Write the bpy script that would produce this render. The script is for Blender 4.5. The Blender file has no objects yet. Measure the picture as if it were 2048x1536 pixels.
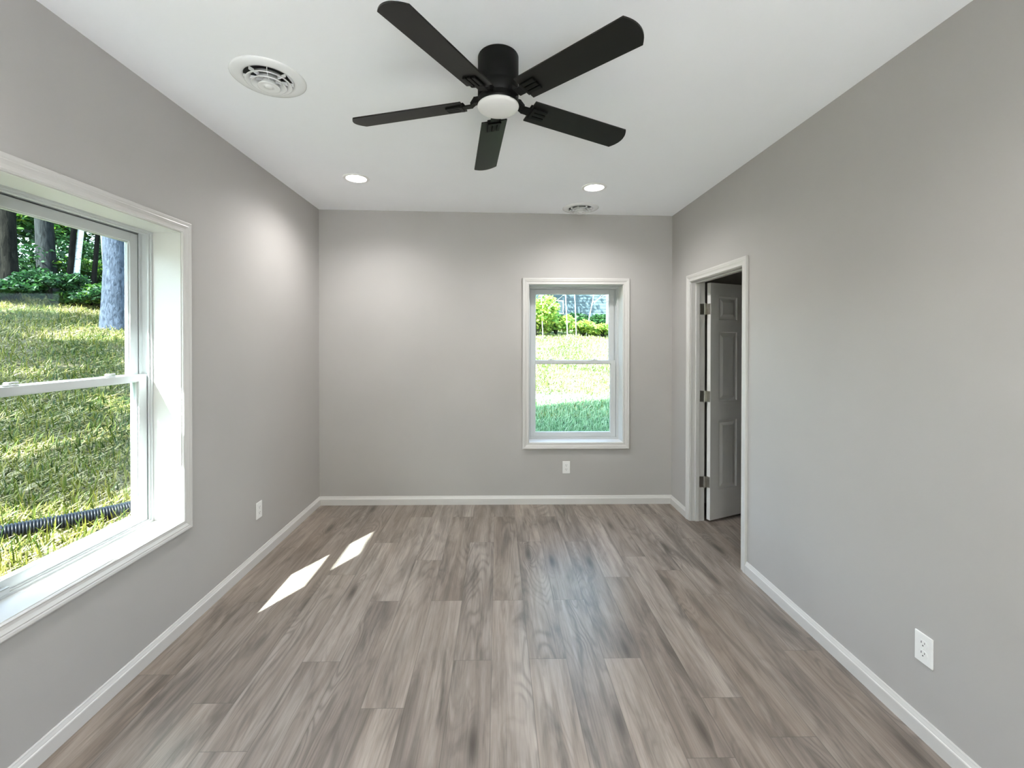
import bpy, bmesh, math, random
import numpy as np
from mathutils import Vector, Matrix

PI = math.pi
SC = bpy.context.scene
COL = SC.collection

# ------------------------------------------------------------------ camera
F_PX, CX, CY = 872.62, 1007.81, 689.11
RX, RY, RZ = 0.0067, -0.0151, 0.0007
CAM_Z = 1.5326

def cam_rows():
    M = np.array([[1, 0, 0], [0, 0, -1], [0, 1, 0]], float)
    a, b, c = RX, RY, RZ
    A = np.array([[1, 0, 0], [0, math.cos(a), -math.sin(a)], [0, math.sin(a), math.cos(a)]])
    B = np.array([[math.cos(b), 0, math.sin(b)], [0, 1, 0], [-math.sin(b), 0, math.cos(b)]])
    Cc = np.array([[math.cos(c), -math.sin(c), 0], [math.sin(c), math.cos(c), 0], [0, 0, 1]])
    return Cc @ B @ A @ M

R = cam_rows()
cam = bpy.data.cameras.new('camera')
cam_ob = bpy.data.objects.new('camera', cam)
COL.objects.link(cam_ob)
cam.sensor_fit = 'HORIZONTAL'
cam.sensor_width = 36.0
cam.lens = F_PX / 2048 * 36.0
cam.shift_x = (1024 - CX) / 2048
cam.shift_y = (CY - 768) / 2048
cam.clip_start = 0.05
cam.clip_end = 300
mw = Matrix.Identity(4)
for i in range(3):
    mw[i][0] = R[0][i]
    mw[i][1] = -R[1][i]
    mw[i][2] = -R[2][i]
mw[2][3] = CAM_Z
cam_ob.matrix_world = mw
SC.camera = cam_ob

# ------------------------------------------------------------------ light, exposure
SUN_DIR = Vector((1.0, 1.82, -1.92)).normalized()
SUN_STRENGTH = 12.2
SKY_STRENGTH = 0.54
LAMP_WATTS = 18.5
EXPOSURE = 2.38

SC.view_settings.view_transform = 'Standard'
SC.view_settings.look = 'None'
SC.view_settings.exposure = EXPOSURE
SC.view_settings.gamma = 1.0
SC.view_settings.use_curve_mapping = False
SC.cycles.max_bounces = 14
SC.cycles.diffuse_bounces = 10
SC.cycles.transparent_max_bounces = 16
SC.cycles.sample_clamp_indirect = 8.0

world = bpy.data.worlds.new('sky')
SC.world = world
world.use_nodes = True
wn = world.node_tree
wn.nodes.clear()
wo = wn.nodes.new('ShaderNodeOutputWorld')
wb = wn.nodes.new('ShaderNodeBackground')
ws = wn.nodes.new('ShaderNodeTexSky')
ws.sky_type = 'NISHITA'
ws.sun_disc = False
ws.sun_elevation = math.asin(-SUN_DIR.z)
ws.sun_rotation = math.atan2(-SUN_DIR.x, -SUN_DIR.y)
wb.inputs['Strength'].default_value = SKY_STRENGTH
whs = wn.nodes.new('ShaderNodeHueSaturation')
whs.inputs['Saturation'].default_value = 0.75
wn.links.new(ws.outputs[0], whs.inputs['Color'])
wn.links.new(whs.outputs[0], wb.inputs['Color'])
wn.links.new(wb.outputs[0], wo.inputs['Surface'])

sun = bpy.data.lights.new('sun', 'SUN')
sun.energy = SUN_STRENGTH
sun.angle = math.radians(0.53)
sun.color = (1.0, 0.985, 0.965)
sun_ob = bpy.data.objects.new('sun', sun)
COL.objects.link(sun_ob)
sun_ob.rotation_euler = SUN_DIR.to_track_quat('-Z', 'Y').to_euler()
sun_ob.location = (-6, -10, 12)

# ------------------------------------------------------------------ room numbers (metres)
XL, XR, YB, YR = -1.6677, 1.6533, 4.1077, -1.6     # left, right, back, rear wall faces
H, DH = 2.743, 0.0222                              # ceiling height, tilt across the room
WT = 0.22                                          # outside wall thickness
PT = 0.11                                          # partition thickness

def ceil_z(x):
    return H - DH * x / 1.66

# ------------------------------------------------------------------ node helpers
def mat(name):
    m = bpy.data.materials.new(name)
    m.use_nodes = True
    m.node_tree.nodes.clear()
    return m, m.node_tree.nodes, m.node_tree.links

def out(nodes, links, shader):
    o = nodes.new('ShaderNodeOutputMaterial')
    links.new(shader, o.inputs['Surface'])

def math_n(nodes, links, op, a, b=None, c=None, clamp=False):
    n = nodes.new('ShaderNodeMath')
    n.operation = op
    n.use_clamp = clamp
    for i, v in enumerate((a, b, c)):
        if v is None:
            continue
        if isinstance(v, (int, float)):
            n.inputs[i].default_value = v
        else:
            links.new(v, n.inputs[i])
    return n.outputs[0]

def mixc(nodes, links, fac, a, b, blend='MIX'):
    n = nodes.new('ShaderNodeMix')
    n.data_type = 'RGBA'
    n.blend_type = blend
    for sock, v in ((n.inputs[0], fac), (n.inputs[6], a), (n.inputs[7], b)):
        if isinstance(v, (int, float)):
            sock.default_value = v
        elif isinstance(v, (tuple, list)):
            sock.default_value = (*v, 1.0)
        else:
            links.new(v, sock)
    return n.outputs[2]

def ramp(nodes, links, fac, stops, interp='LINEAR'):
    n = nodes.new('ShaderNodeValToRGB')
    n.color_ramp.interpolation = interp
    el = n.color_ramp.elements
    while len(el) < len(stops):
        el.new(0.5)
    for e, (p, c) in zip(el, stops):
        e.position = p
        e.color = (*c, 1.0) if not isinstance(c, (int, float)) else (c, c, c, 1.0)
    links.new(fac, n.inputs[0])
    return n.outputs[0]

def noise(nodes, links, vec, scale, detail=3.0, rough=0.5, dist=0.0):
    n = nodes.new('ShaderNodeTexNoise')
    n.inputs['Scale'].default_value = scale
    n.inputs['Detail'].default_value = detail
    n.inputs['Roughness'].default_value = rough
    n.inputs['Distortion'].default_value = dist
    if vec is not None:
        links.new(vec, n.inputs['Vector'])
    return n.outputs['Fac']

def coords(nodes, which='Object'):
    return nodes.new('ShaderNodeTexCoord').outputs[which]

def mapping(nodes, links, vec, scale=(1, 1, 1), loc=(0, 0, 0)):
    n = nodes.new('ShaderNodeMapping')
    n.inputs['Scale'].default_value = scale
    n.inputs['Location'].default_value = loc
    links.new(vec, n.inputs['Vector'])
    return n.outputs[0]

def bump(nodes, links, height, strength=0.2, distance=0.002):
    n = nodes.new('ShaderNodeBump')
    n.inputs['Strength'].default_value = strength
    n.inputs['Distance'].default_value = distance
    links.new(height, n.inputs['Height'])
    return n.outputs[0]

def principled(nodes, links, color, rough=0.5, metallic=0.0, normal=None, spec=None):
    p = nodes.new('ShaderNodeBsdfPrincipled')
    if isinstance(color, (tuple, list)):
        p.inputs['Base Color'].default_value = (*color, 1.0)
    else:
        links.new(color, p.inputs['Base Color'])
    if isinstance(rough, (int, float)):
        p.inputs['Roughness'].default_value = rough
    else:
        links.new(rough, p.inputs['Roughness'])
    p.inputs['Metallic'].default_value = metallic
    if spec is not None:
        p.inputs['Specular IOR Level'].default_value = spec
    if normal is not None:
        links.new(normal, p.inputs['Normal'])
    return p.outputs[0]

def paint(name, color, rough, var=0.02, nscale=220.0, bstr=0.12, spec=None):
    m, n, l = mat(name)
    co = coords(n)
    f = noise(n, l, co, 1.7, 3, 0.5)
    c2 = tuple(min(1, x * (1 + var)) for x in color)
    c1 = tuple(x * (1 - var) for x in color)
    c = ramp(n, l, f, [(0.35, c1), (0.65, c2)])
    bm_ = bump(n, l, noise(n, l, co, nscale, 2, 0.5), bstr, 0.0008)
    out(n, l, principled(n, l, c, rough, normal=bm_, spec=spec))
    return m

M = {}
M['wall'] = paint('wall_paint', (0.452, 0.436, 0.420), 0.62, 0.02, 160, 0.18, 0.35)
M['ceiling'] = paint('ceiling_paint', (0.925, 0.938, 0.955), 0.8, 0.012, 140, 0.15, 0.25)
M['trim'] = paint('trim_paint', (0.62, 0.605, 0.585), 0.34, 0.01, 60, 0.04)
M['vinyl'] = paint('white_vinyl', (0.56, 0.575, 0.575), 0.3, 0.005, 60, 0.02)
M['door'] = paint('door_paint', (0.80, 0.795, 0.785), 0.38, 0.01, 120, 0.06)
M['plastic'] = paint('white_plastic', (0.84, 0.835, 0.82), 0.32, 0.005, 60, 0.02)
M['register'] = paint('white_register_plastic', (0.84, 0.845, 0.84), 0.22, 0.005, 60, 0.02)
M['slot'] = paint('dark_slot', (0.02, 0.02, 0.02), 0.6, 0.01)
M['duct'] = paint('painted_duct_shade', (0.012, 0.012, 0.012), 0.7, 0.05)
M['fan_black'] = paint('fan_black_metal', (0.0035, 0.0038, 0.0035), 0.5, 0.1, 90, 0.05, 0.18)
M['blade'] = paint('fan_blade_black', (0.010, 0.010, 0.009), 0.45, 0.12, 70, 0.05, 0.27)
M['siding_trim'] = paint('exterior_white_trim', (0.8, 0.8, 0.78), 0.5)
M['house_pane'] = paint('sky_tinted_house_pane', (0.16, 0.20, 0.22), 0.15)  # pale blue-grey stands in for sky reflected in the pane
M['roofing'] = paint('roof_shingle', (0.10, 0.095, 0.09), 0.9, 0.2, 30, 0.5)
M['pipe'] = paint('black_corrugated_plastic', (0.007, 0.0075, 0.010), 0.36, 0.15, 40, 0.1, 0.35)
M['concrete'] = paint('pale_bounce_concrete', (0.79, 0.80, 0.82), 0.85, 0.06, 60, 0.3)
M['dome'] = paint('frosted_white_glass', (0.78, 0.77, 0.75), 0.35, 0.005, 40, 0.0)

def make_metal():
    m, n, l = mat('brushed_nickel')
    co = mapping(n, l, coords(n), (1, 1, 40))
    c = ramp(n, l, noise(n, l, co, 30, 2), [(0.3, (0.42, 0.40, 0.37)), (0.7, (0.60, 0.58, 0.54))])
    out(n, l, principled(n, l, c, 0.35, 1.0))
    return m
M['nickel'] = make_metal()

def make_led():
    m, n, l = mat('led_lens')
    e = n.new('ShaderNodeEmission')
    e.inputs['Color'].default_value = (1.0, 0.975, 0.945, 1)
    e.inputs['Strength'].default_value = 9.0
    out(n, l, e.outputs[0])
    return m
M['led'] = make_led()

def make_glass(name, tint):
    m, n, l = mat(name)
    fr = n.new('ShaderNodeFresnel')
    fr.inputs['IOR'].default_value = 1.45
    t = n.new('ShaderNodeBsdfTransparent')
    t.inputs['Color'].default_value = (*tint, 1)
    g = n.new('ShaderNodeBsdfGlossy')
    g.inputs['Roughness'].default_value = 0.015
    g.inputs['Color'].default_value = (0.9, 0.97, 1.0, 1)
    mx = n.new('ShaderNodeMixShader')
    ge = n.new('ShaderNodeNewGeometry')
    l.new(math_n(n, l, 'MULTIPLY', math_n(n, l, 'MULTIPLY', fr.outputs[0], 0.18), math_n(n, l, 'SUBTRACT', 1.0, ge.outputs['Backfacing'])), mx.inputs[0])
    l.new(t.outputs[0], mx.inputs[1])
    l.new(g.outputs[0], mx.inputs[2])
    out(n, l, mx.outputs[0])
    return m
M['glass'] = make_glass('coated_window_glass', (0.71, 0.785, 0.785))
M['clear_glass'] = make_glass('clear_door_glass', (0.97, 0.98, 0.98))

# ---- vinyl plank floor: each plank is a face with its own local metres (uv 'plank'), its own 0..1 (uv 'edge') and a random colour
def make_floor_mat():
    m, n, l = mat('grey_oak_vinyl_plank')
    uv = n.new('ShaderNodeUVMap'); uv.uv_map = 'plank'
    ue = n.new('ShaderNodeUVMap'); ue.uv_map = 'edge'
    at = n.new('ShaderNodeAttribute'); at.attribute_name = 'rnd'
    sep = n.new('ShaderNodeSeparateXYZ'); l.new(uv.outputs[0], sep.inputs[0])
    sr = n.new('ShaderNodeSeparateColor'); l.new(at.outputs['Color'], sr.inputs[0])
    U, V = sep.outputs[0], sep.outputs[1]
    r1, r2, r3 = sr.outputs[0], sr.outputs[1], sr.outputs[2]

    def vec(su, sv, zoff):
        c = n.new('ShaderNodeCombineXYZ')
        l.new(math_n(n, l, 'MULTIPLY', U, su), c.inputs[0])
        l.new(math_n(n, l, 'MULTIPLY', V, sv), c.inputs[1])
        l.new(math_n(n, l, 'MULTIPLY_ADD', r1, 97.0, zoff), c.inputs[2])
        return c.outputs[0]

    # knots: sparse stretched cells
    vo = n.new('ShaderNodeTexVoronoi')
    vo.inputs['Scale'].default_value = 1.0
    vo.inputs['Randomness'].default_value = 1.0
    l.new(vec(7.0, 1.6, 3.0), vo.inputs['Vector'])
    vd = vo.outputs['Distance']
    sk = n.new('ShaderNodeSeparateColor'); l.new(vo.outputs['Color'], sk.inputs[0])
    pick = math_n(n, l, 'GREATER_THAN', sk.outputs[0], 0.42)
    kn = math_n(n, l, 'SUBTRACT', 1.0, math_n(n, l, 'DIVIDE', vd, 0.42), clamp=True)
    kn = math_n(n, l, 'MULTIPLY', math_n(n, l, 'POWER', kn, 1.5), pick)          # wide pull around the knot
    core = math_n(n, l, 'SUBTRACT', 1.0, math_n(n, l, 'DIVIDE', vd, 0.17), clamp=True)
    core = math_n(n, l, 'MULTIPLY', core, pick)
    # long waves and cathedral contour lines
    big = noise(n, l, vec(5.2, 0.85, 0.0), 1.0, 2.0, 0.45, 0.6)
    big2 = math_n(n, l, 'ADD', big, math_n(n, l, 'MULTIPLY', kn, 0.35))
    rings = math_n(n, l, 'SINE', math_n(n, l, 'MULTIPLY', big2, 105.0))
    rings = math_n(n, l, 'MULTIPLY_ADD', rings, 0.5, 0.5)
    rings = math_n(n, l, 'POWER', rings, 2.2)
    zone = noise(n, l, vec(7.5, 1.1, 21.0), 1.0, 2.0, 0.5)
    zone = ramp(n, l, zone, [(0.44, 0.0), (0.62, 1.0)])
    rz_ = math_n(n, l, 'MULTIPLY', rings, math_n(n, l, 'MULTIPLY_ADD', zone, 0.85, 0.10))
    # fine pores and streaks
    fine = noise(n, l, vec(150.0, 5.5, 7.0), 1.0, 4.0, 0.6)
    streak = noise(n, l, vec(26.0, 0.9, 11.0), 1.0, 4.0, 0.55, 0.3)
    blot = noise(n, l, vec(11.0, 1.7, 31.0), 1.0, 4.0, 0.6, 0.7)
    warm = noise(n, l, vec(4.0, 0.9, 47.0), 1.0, 2.0, 0.5)
    base = ramp(n, l, streak, [(0.25, (0.184, 0.150, 0.126)), (0.48, (0.268, 0.223, 0.192)), (0.75, (0.350, 0.303, 0.267))])
    dark = ramp(n, l, blot, [(0.47, 0.0), (0.68, 1.0)])
    c = mixc(n, l, math_n(n, l, 'MULTIPLY', dark, 0.82), base, (0.098, 0.082, 0.069))
    pale = ramp(n, l, blot, [(0.26, 1.0), (0.44, 0.0)])
    c = mixc(n, l, math_n(n, l, 'MULTIPLY', pale, 0.5), c, (0.405, 0.353, 0.313))
    wf = ramp(n, l, warm, [(0.45, 0.0), (0.7, 1.0)])
    c = mixc(n, l, math_n(n, l, 'MULTIPLY', wf, 0.34), c, (0.29, 0.228, 0.185))
    c = mixc(n, l, math_n(n, l, 'MULTIPLY', rz_, 0.50), c, (0.090, 0.076, 0.065))
    c = mixc(n, l, math_n(n, l, 'MULTIPLY', kn, 0.85), c, (0.088, 0.071, 0.058))
    c = mixc(n, l, math_n(n, l, 'MULTIPLY', core, 0.9), c, (0.055, 0.044, 0.036))
    fr = ramp(n, l, fine, [(0.30, 0.80), (0.55, 1.0), (0.8, 1.08)])
    c = mixc(n, l, 1.0, c, fr, 'MULTIPLY')
    # plank to plank difference
    pv = math_n(n, l, 'MULTIPLY_ADD', r2, 0.26, 0.87)
    cv = n.new('ShaderNodeCombineColor')
    l.new(pv, cv.inputs[0])
    l.new(math_n(n, l, 'MULTIPLY', pv, math_n(n, l, 'MULTIPLY_ADD', r3, 0.03, 0.98)), cv.inputs[1])
    l.new(math_n(n, l, 'MULTIPLY', pv, math_n(n, l, 'MULTIPLY_ADD', r3, 0.07, 0.945)), cv.inputs[2])
    c = mixc(n, l, 1.0, c, cv.outputs[0], 'MULTIPLY')
    # seams
    se = n.new('ShaderNodeSeparateXYZ'); l.new(ue.outputs[0], se.inputs[0])
    du = math_n(n, l, 'MINIMUM', se.outputs[0], math_n(n, l, 'SUBTRACT', 0.181, se.outputs[0]))
    dv = math_n(n, l, 'MINIMUM', se.outputs[1], math_n(n, l, 'SUBTRACT', 1.235, se.outputs[1]))
    d = math_n(n, l, 'MINIMUM', du, dv)
    seam = math_n(n, l, 'SUBTRACT', 1.0, math_n(n, l, 'DIVIDE', d, 0.0022), clamp=True)
    c = mixc(n, l, math_n(n, l, 'MULTIPLY', seam, 0.8), c, (0.10, 0.088, 0.075))
    hgt = math_n(n, l, 'MULTIPLY_ADD', fine, 0.35, math_n(n, l, 'MULTIPLY', rz_, -0.35))
    hgt = math_n(n, l, 'SUBTRACT', hgt, math_n(n, l, 'MULTIPLY', seam, 1.2))
    nb = bump(n, l, hgt, 0.22, 0.0007)
    rg = ramp(n, l, fine, [(0.2, 0.40), (0.8, 0.29)])
    out(n, l, principled(n, l, c, rg, normal=nb, spec=0.5))
    return m
M['floor'] = make_floor_mat()

# ---- outdoors
def leaf_mat(name, cols, transl=0.35):
    m, n, l = mat(name)
    at = n.new('ShaderNodeAttribute'); at.attribute_name = 'rnd'
    s = n.new('ShaderNodeSeparateColor'); l.new(at.outputs['Color'], s.inputs[0])
    k = len(cols)
    c = ramp(n, l, s.outputs[0], [(i / (k - 1), cols[i]) for i in range(k)])
    d = principled(n, l, c, 0.5, spec=0.3)
    t = n.new('ShaderNodeBsdfTranslucent'); l.new(c, t.inputs['Color'])
    mx = n.new('ShaderNodeMixShader'); mx.inputs[0].default_value = transl
    l.new(d, mx.inputs[1]); l.new(t.outputs[0], mx.inputs[2])
    out(n, l, mx.outputs[0])
    return m
M['leaf'] = leaf_mat('woodland_leaf', [(0.010, 0.035, 0.010), (0.025, 0.08, 0.014), (0.08, 0.18, 0.02), (0.26, 0.34, 0.04)])
M['leaf_dark'] = leaf_mat('understory_leaf', [(0.007, 0.026, 0.010), (0.016, 0.055, 0.016), (0.045, 0.12, 0.026)])
M['leaf_pale'] = leaf_mat('pale_shrub_leaf', [(0.06, 0.16, 0.03), (0.18, 0.33, 0.05), (0.38, 0.50, 0.09), (0.52, 0.52, 0.14)])
M['blade_grass'] = leaf_mat('grass_blade', [(0.022, 0.046, 0.006), (0.10, 0.122, 0.013), (0.25, 0.22, 0.040), (0.37, 0.305, 0.135), (0.50, 0.42, 0.245)], 0.25)
M['blade_straw'] = leaf_mat('dry_lawn_blade', [(0.06, 0.12, 0.02), (0.25, 0.32, 0.06), (0.58, 0.56, 0.26), (0.72, 0.66, 0.42)], 0.25)
M['blade_bright_shade'] = leaf_mat('brightened_shade_blade', [(0.04, 0.12, 0.05), (0.24, 0.42, 0.20), (0.46, 0.62, 0.35), (0.64, 0.72, 0.48)], 0.25)  # greens brightened in the colour so the house-shaded strip reads bright

def make_ground_mat():
    m, n, l = mat('straw_and_grass_ground')
    co = coords(n)
    a = noise(n, l, co, 0.7, 4, 0.6, 0.5)
    b = noise(n, l, mapping(n, l, co, (9, 26, 9)), 1.0, 5, 0.7, 1.2)
    straw = ramp(n, l, b, [(0.3, (0.05, 0.042, 0.025)), (0.5, (0.15, 0.125, 0.075)), (0.72, (0.30, 0.26, 0.17))])
    green = ramp(n, l, b, [(0.3, (0.016, 0.03, 0.008)), (0.55, (0.06, 0.085, 0.022)), (0.75, (0.16, 0.18, 0.06))])
    f = ramp(n, l, a, [(0.42, 0.0), (0.56, 1.0)])
    c = mixc(n, l, f, straw, green)
    nb = bump(n, l, b, 0.8, 0.03)
    out(n, l, principled(n, l, c, 0.9, normal=nb, spec=0.1))
    return m
M['ground'] = make_ground_mat()

def bark_mat(name, c0, c1, sx=14, sz=2.5, bs=0.7):
    m, n, l = mat(name)
    co = mapping(n, l, coords(n), (sx, sx, sz))
    f = noise(n, l, co, 1.0, 5, 0.65, 0.8)
    c = ramp(n, l, f, [(0.32, c0), (0.68, c1)])
    out(n, l, principled(n, l, c, 0.9, normal=bump(n, l, f, bs, 0.03), spec=0.05))
    return m
M['bark'] = bark_mat('pine_bark', (0.007, 0.0072, 0.0072), (0.034, 0.036, 0.036))
M['bark_dark'] = bark_mat('dark_bark', (0.003, 0.0027, 0.0024), (0.018, 0.016, 0.0125))
M['bark_grey'] = bark_mat('grey_bark', (0.016, 0.020, 0.028), (0.085, 0.098, 0.128), 22, 7)
M['bark_pale'] = bark_mat('pale_bark', (0.35, 0.33, 0.28), (0.72, 0.69, 0.60), 18, 5, 0.3)

def make_birch():
    m, n, l = mat('birch_bark')
    f = noise(n, l, mapping(n, l, coords(n), (6, 6, 30)), 1.0, 4, 0.6, 0.4)
    c = ramp(n, l, f, [(0.34, (0.04, 0.04, 0.04)), (0.42, (0.66, 0.65, 0.62)), (0.8, (0.85, 0.84, 0.80))])
    out(n, l, principled(n, l, c, 0.7))
    return m
M['birch'] = make_birch()

def make_siding():
    m, n, l = mat('blue_grey_siding')
    f = noise(n, l, mapping(n, l, coords(n), (2, 2, 12)), 1.0, 3)
    c = ramp(n, l, f, [(0.3, (0.036, 0.060, 0.075)), (0.7, (0.056, 0.088, 0.105))])
    out(n, l, principled(n, l, c, 0.6))
    return m
M['siding'] = make_siding()

# ------------------------------------------------------------------ mesh helpers
class MB:
    def __init__(self):
        self.v, self.f, self.sm = [], [], []
    def add(self, vs, fs, smooth=False, mtx=None):
        o = len(self.v)
        for p in vs:
            p = Vector(p)
            self.v.append(tuple(mtx @ p if mtx is not None else p))
        for f in fs:
            self.f.append(tuple(o + i for i in f)); self.sm.append(smooth)
        return self
    def box(self, a, b, mtx=None):
        x0, y0, z0 = (min(a[i], b[i]) for i in range(3))
        x1, y1, z1 = (max(a[i], b[i]) for i in range(3))
        vs = [(x0, y0, z0), (x1, y0, z0), (x1, y1, z0), (x0, y1, z0), (x0, y0, z1), (x1, y0, z1), (x1, y1, z1), (x0, y1, z1)]
        return self.add(vs, [(0, 3, 2, 1), (4, 5, 6, 7), (0, 1, 5, 4), (1, 2, 6, 5), (2, 3, 7, 6), (3, 0, 4, 7)], False, mtx)
    def bbox(self, a, b, bev=0.003, mtx=None, seg=2):
        bm = bmesh.new()
        bmesh.ops.create_cube(bm, size=1.0)
        s = [abs(b[i] - a[i]) for i in range(3)]; c = [(a[i] + b[i]) / 2 for i in range(3)]
        for v in bm.verts:
            v.co = Vector((v.co.x * s[0] + c[0], v.co.y * s[1] + c[1], v.co.z * s[2] + c[2]))
        bmesh.ops.bevel(bm, geom=bm.edges[:], offset=min(bev, min(s) * 0.45), segments=seg, affect='EDGES', profile=0.6)
        bm.verts.index_update()
        self.add([v.co.copy() for v in bm.verts], [[v.index for v in f.verts] for f in bm.faces], False, mtx)
        bm.free(); return self
    def lathe(self, prof, n=48, mtx=None, smooth=True, closed=False):
        vs, fs = [], []
        k = len(prof)
        for i in range(n):
            a = 2 * PI * i / n
            for r, z in prof:
                vs.append((r * math.cos(a), r * math.sin(a), z))
        m = k if closed else k - 1
        for i in range(n):
            j = (i + 1) % n
            for t in range(m):
                t2 = (t + 1) % k
                fs.append((i * k + t, j * k + t, j * k + t2, i * k + t2))
        return self.add(vs, fs, smooth, mtx)
    def cyl(self, p0, p1, r0, r1=None, n=12, cap=True, smooth=True):
        r1 = r0 if r1 is None else r1
        p0, p1 = Vector(p0), Vector(p1)
        q = (p1 - p0).to_track_quat('Z', 'Y').to_matrix()
        vs = []
        for p, r in ((p0, r0), (p1, r1)):
            for i in range(n):
                a = 2 * PI * i / n
                vs.append(p + q @ Vector((r * math.cos(a), r * math.sin(a), 0)))
        self.add(vs, [(i, (i + 1) % n, n + (i + 1) % n, n + i) for i in range(n)], smooth)
        if cap:
            self.add(vs, [tuple(range(n - 1, -1, -1)), tuple(range(n, 2 * n))], False)
        return self
    def tube(self, pts, radii, n=12, cap=True):
        pts = [Vector(p) for p in pts]
        vs, fs = [], []
        side = None
        for k, p in enumerate(pts):
            d = (pts[min(k + 1, len(pts) - 1)] - pts[max(k - 1, 0)]).normalized()
            if side is None:
                side = d.cross(Vector((0, 1, 0)) if abs(d.y) < .8 else Vector((0, 0, 1)))
            side = (side - d * side.dot(d)).normalized()
            up = d.cross(side)
            for i in range(n):
                a = 2 * PI * i / n
                vs.append(p + side * (radii[k] * math.cos(a)) + up * (radii[k] * math.sin(a)))
        for k in range(len(pts) - 1):
            for i in range(n):
                j = (i + 1) % n
                fs.append((k * n + i, k * n + j, (k + 1) * n + j, (k + 1) * n + i))
        self.add(vs, fs, True)
        if cap:
            e = (len(pts) - 1) * n
            self.add(vs, [tuple(range(n - 1, -1, -1)), tuple(range(e, e + n))], False)
        return self
    def prism(self, poly, z0, z1, mtx=None):
        k = len(poly)
        vs = [(x, y, z0) for x, y in poly] + [(x, y, z1) for x, y in poly]
        fs = [tuple(range(k - 1, -1, -1)), tuple(range(k, 2 * k))] + [(i, (i + 1) % k, k + (i + 1) % k, k + i) for i in range(k)]
        return self.add(vs, fs, False, mtx)
    def sweep(self, path, prof, closed=False):
        """path: [(point, outward)] mitred stations; prof: (offset along outward, protrusion vector amount); needs axis per station"""
        k = len(prof)
        vs, fs = [], []
        for p, o, ax in path:
            p, o, ax = Vector(p), Vector(o), Vector(ax)
            for w, h in prof:
                vs.append(p + o * w + ax * h)
        n = len(path)
        for i in range(n if closed else n - 1):
            j = (i + 1) % n
            for t in range(k):
                t2 = (t + 1) % k
                fs.append((i * k + t, j * k + t, j * k + t2, i * k + t2))
        self.add(vs, fs, False)
        if not closed:
            self.add(vs, [tuple(range(k - 1, -1, -1)), tuple(range((n - 1) * k, n * k))], False)
        return self
    def build(self, name, material, parent=None, loc=None):
        me = bpy.data.meshes.new(name)
        me.from_pydata(self.v, [], self.f)
        me.polygons.foreach_set('use_smooth', self.sm)
        me.materials.append(material)
        bm = bmesh.new(); bm.from_mesh(me)
        bmesh.ops.recalc_face_normals(bm, faces=bm.faces[:])
        bm.to_mesh(me); bm.free()
        me.update()
        o = bpy.data.objects.new(name, me)
        COL.objects.link(o)
        if parent is not None:
            o.parent = parent
        if loc is not None:
            o.location = loc
        return o

def tag(o, label=None, cat=None, group=None, kind=None):
    if label: o['label'] = label
    if cat: o['category'] = cat
    if group: o['group'] = group
    if kind: o['kind'] = kind
    return o

def root(name, loc, label, cat, group=None, kind=None, rz=0.0):
    o = bpy.data.objects.new(name, None)
    o.empty_display_size = 0.1
    COL.objects.link(o)
    o.location = loc
    o.rotation_euler = (0, 0, rz)
    return tag(o, label, cat, group, kind)

def copy_tree(o, parent=None):
    kids = [c for c in bpy.data.objects if c.parent == o]
    c = o.copy(); COL.objects.link(c)
    if parent is not None:
        c.parent = parent
    for k in kids:
        copy_tree(k, c)
    return c

# ------------------------------------------------------------------ room shell
def wall_boxes(span, holes, z0, z1, mk):
    """boxes of a wall along 'span' leaving rectangular holes (s0, s1, h0, h1)"""
    mb = MB(); s = span[0]
    for a, b, c, d in sorted(holes):
        mb.box(*mk(s, a, z0, z1))
        if c > z0: mb.box(*mk(a, b, z0, c))
        mb.box(*mk(a, b, d, z1))
        s = b
    mb.box(*mk(s, span[1], z0, z1))
    return mb

WIN_A = 0.4425                                     # half width of a window opening
W1Y, W1Z0, W1Z1, W1M = 1.880, 0.588, 2.104, 1.362  # left window
W2X, W2Z0, W2Z1, W2M = 0.742, 0.583, 2.068, 1.350  # back window
DY0, DY1, DZ = 2.913, 3.699, 2.040                 # door opening
J = 0.019                                          # liner thickness
WZ = 2.85

w = wall_boxes((YR - WT, YB + WT), [(W1Y - WIN_A - J, W1Y + WIN_A + J, W1Z0 - J, W1Z1 + J)], -0.3, WZ,
               lambda a, b, c, d: ((XL - WT, a, c), (XL, b, d))).build('wall_left', M['wall'])
tag(w, 'grey painted wall on the window side', 'wall', kind='structure')
w = wall_boxes((XL, 4.6), [(W2X - WIN_A - J, W2X + WIN_A + J, W2Z0 - J, W2Z1 + J)], -0.3, WZ,
               lambda a, b, c, d: ((a, YB, c), (b, YB + WT, d))).build('wall_back', M['wall'])
tag(w, 'grey painted far wall with the smaller window', 'wall', kind='structure')
w = wall_boxes((YR, YB), [(DY0 - J, DY1 + J, 0.0, DZ + J)], 0.0, WZ,
               lambda a, b, c, d: ((XR, a, c), (XR + PT, b, d))).build('wall_right', M['wall'])
tag(w, 'grey painted wall on the door side', 'wall', kind='structure')
SDX, SDW, SDH = 0.0, 1.52, 2.10                    # added glass door behind the camera, for fill daylight
w = wall_boxes((XL, 4.6), [(SDX - SDW, SDX + SDW, -0.3, SDH)], -0.3, WZ,
               lambda a, b, c, d: ((a, YR - WT, c), (b, YR, d))).build('wall_rear', M['wall'])
tag(w, 'grey wall behind the camera', 'wall', kind='structure')
w = MB().box((4.5, 0.4, -0.3), (4.6, YB, WZ)).box((XR + PT, 0.4, 0), (4.5, 0.5, WZ)).build('wall_hall', M['wall'])
tag(w, 'wall of the unlit room beyond the door', 'wall', kind='structure')

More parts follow.
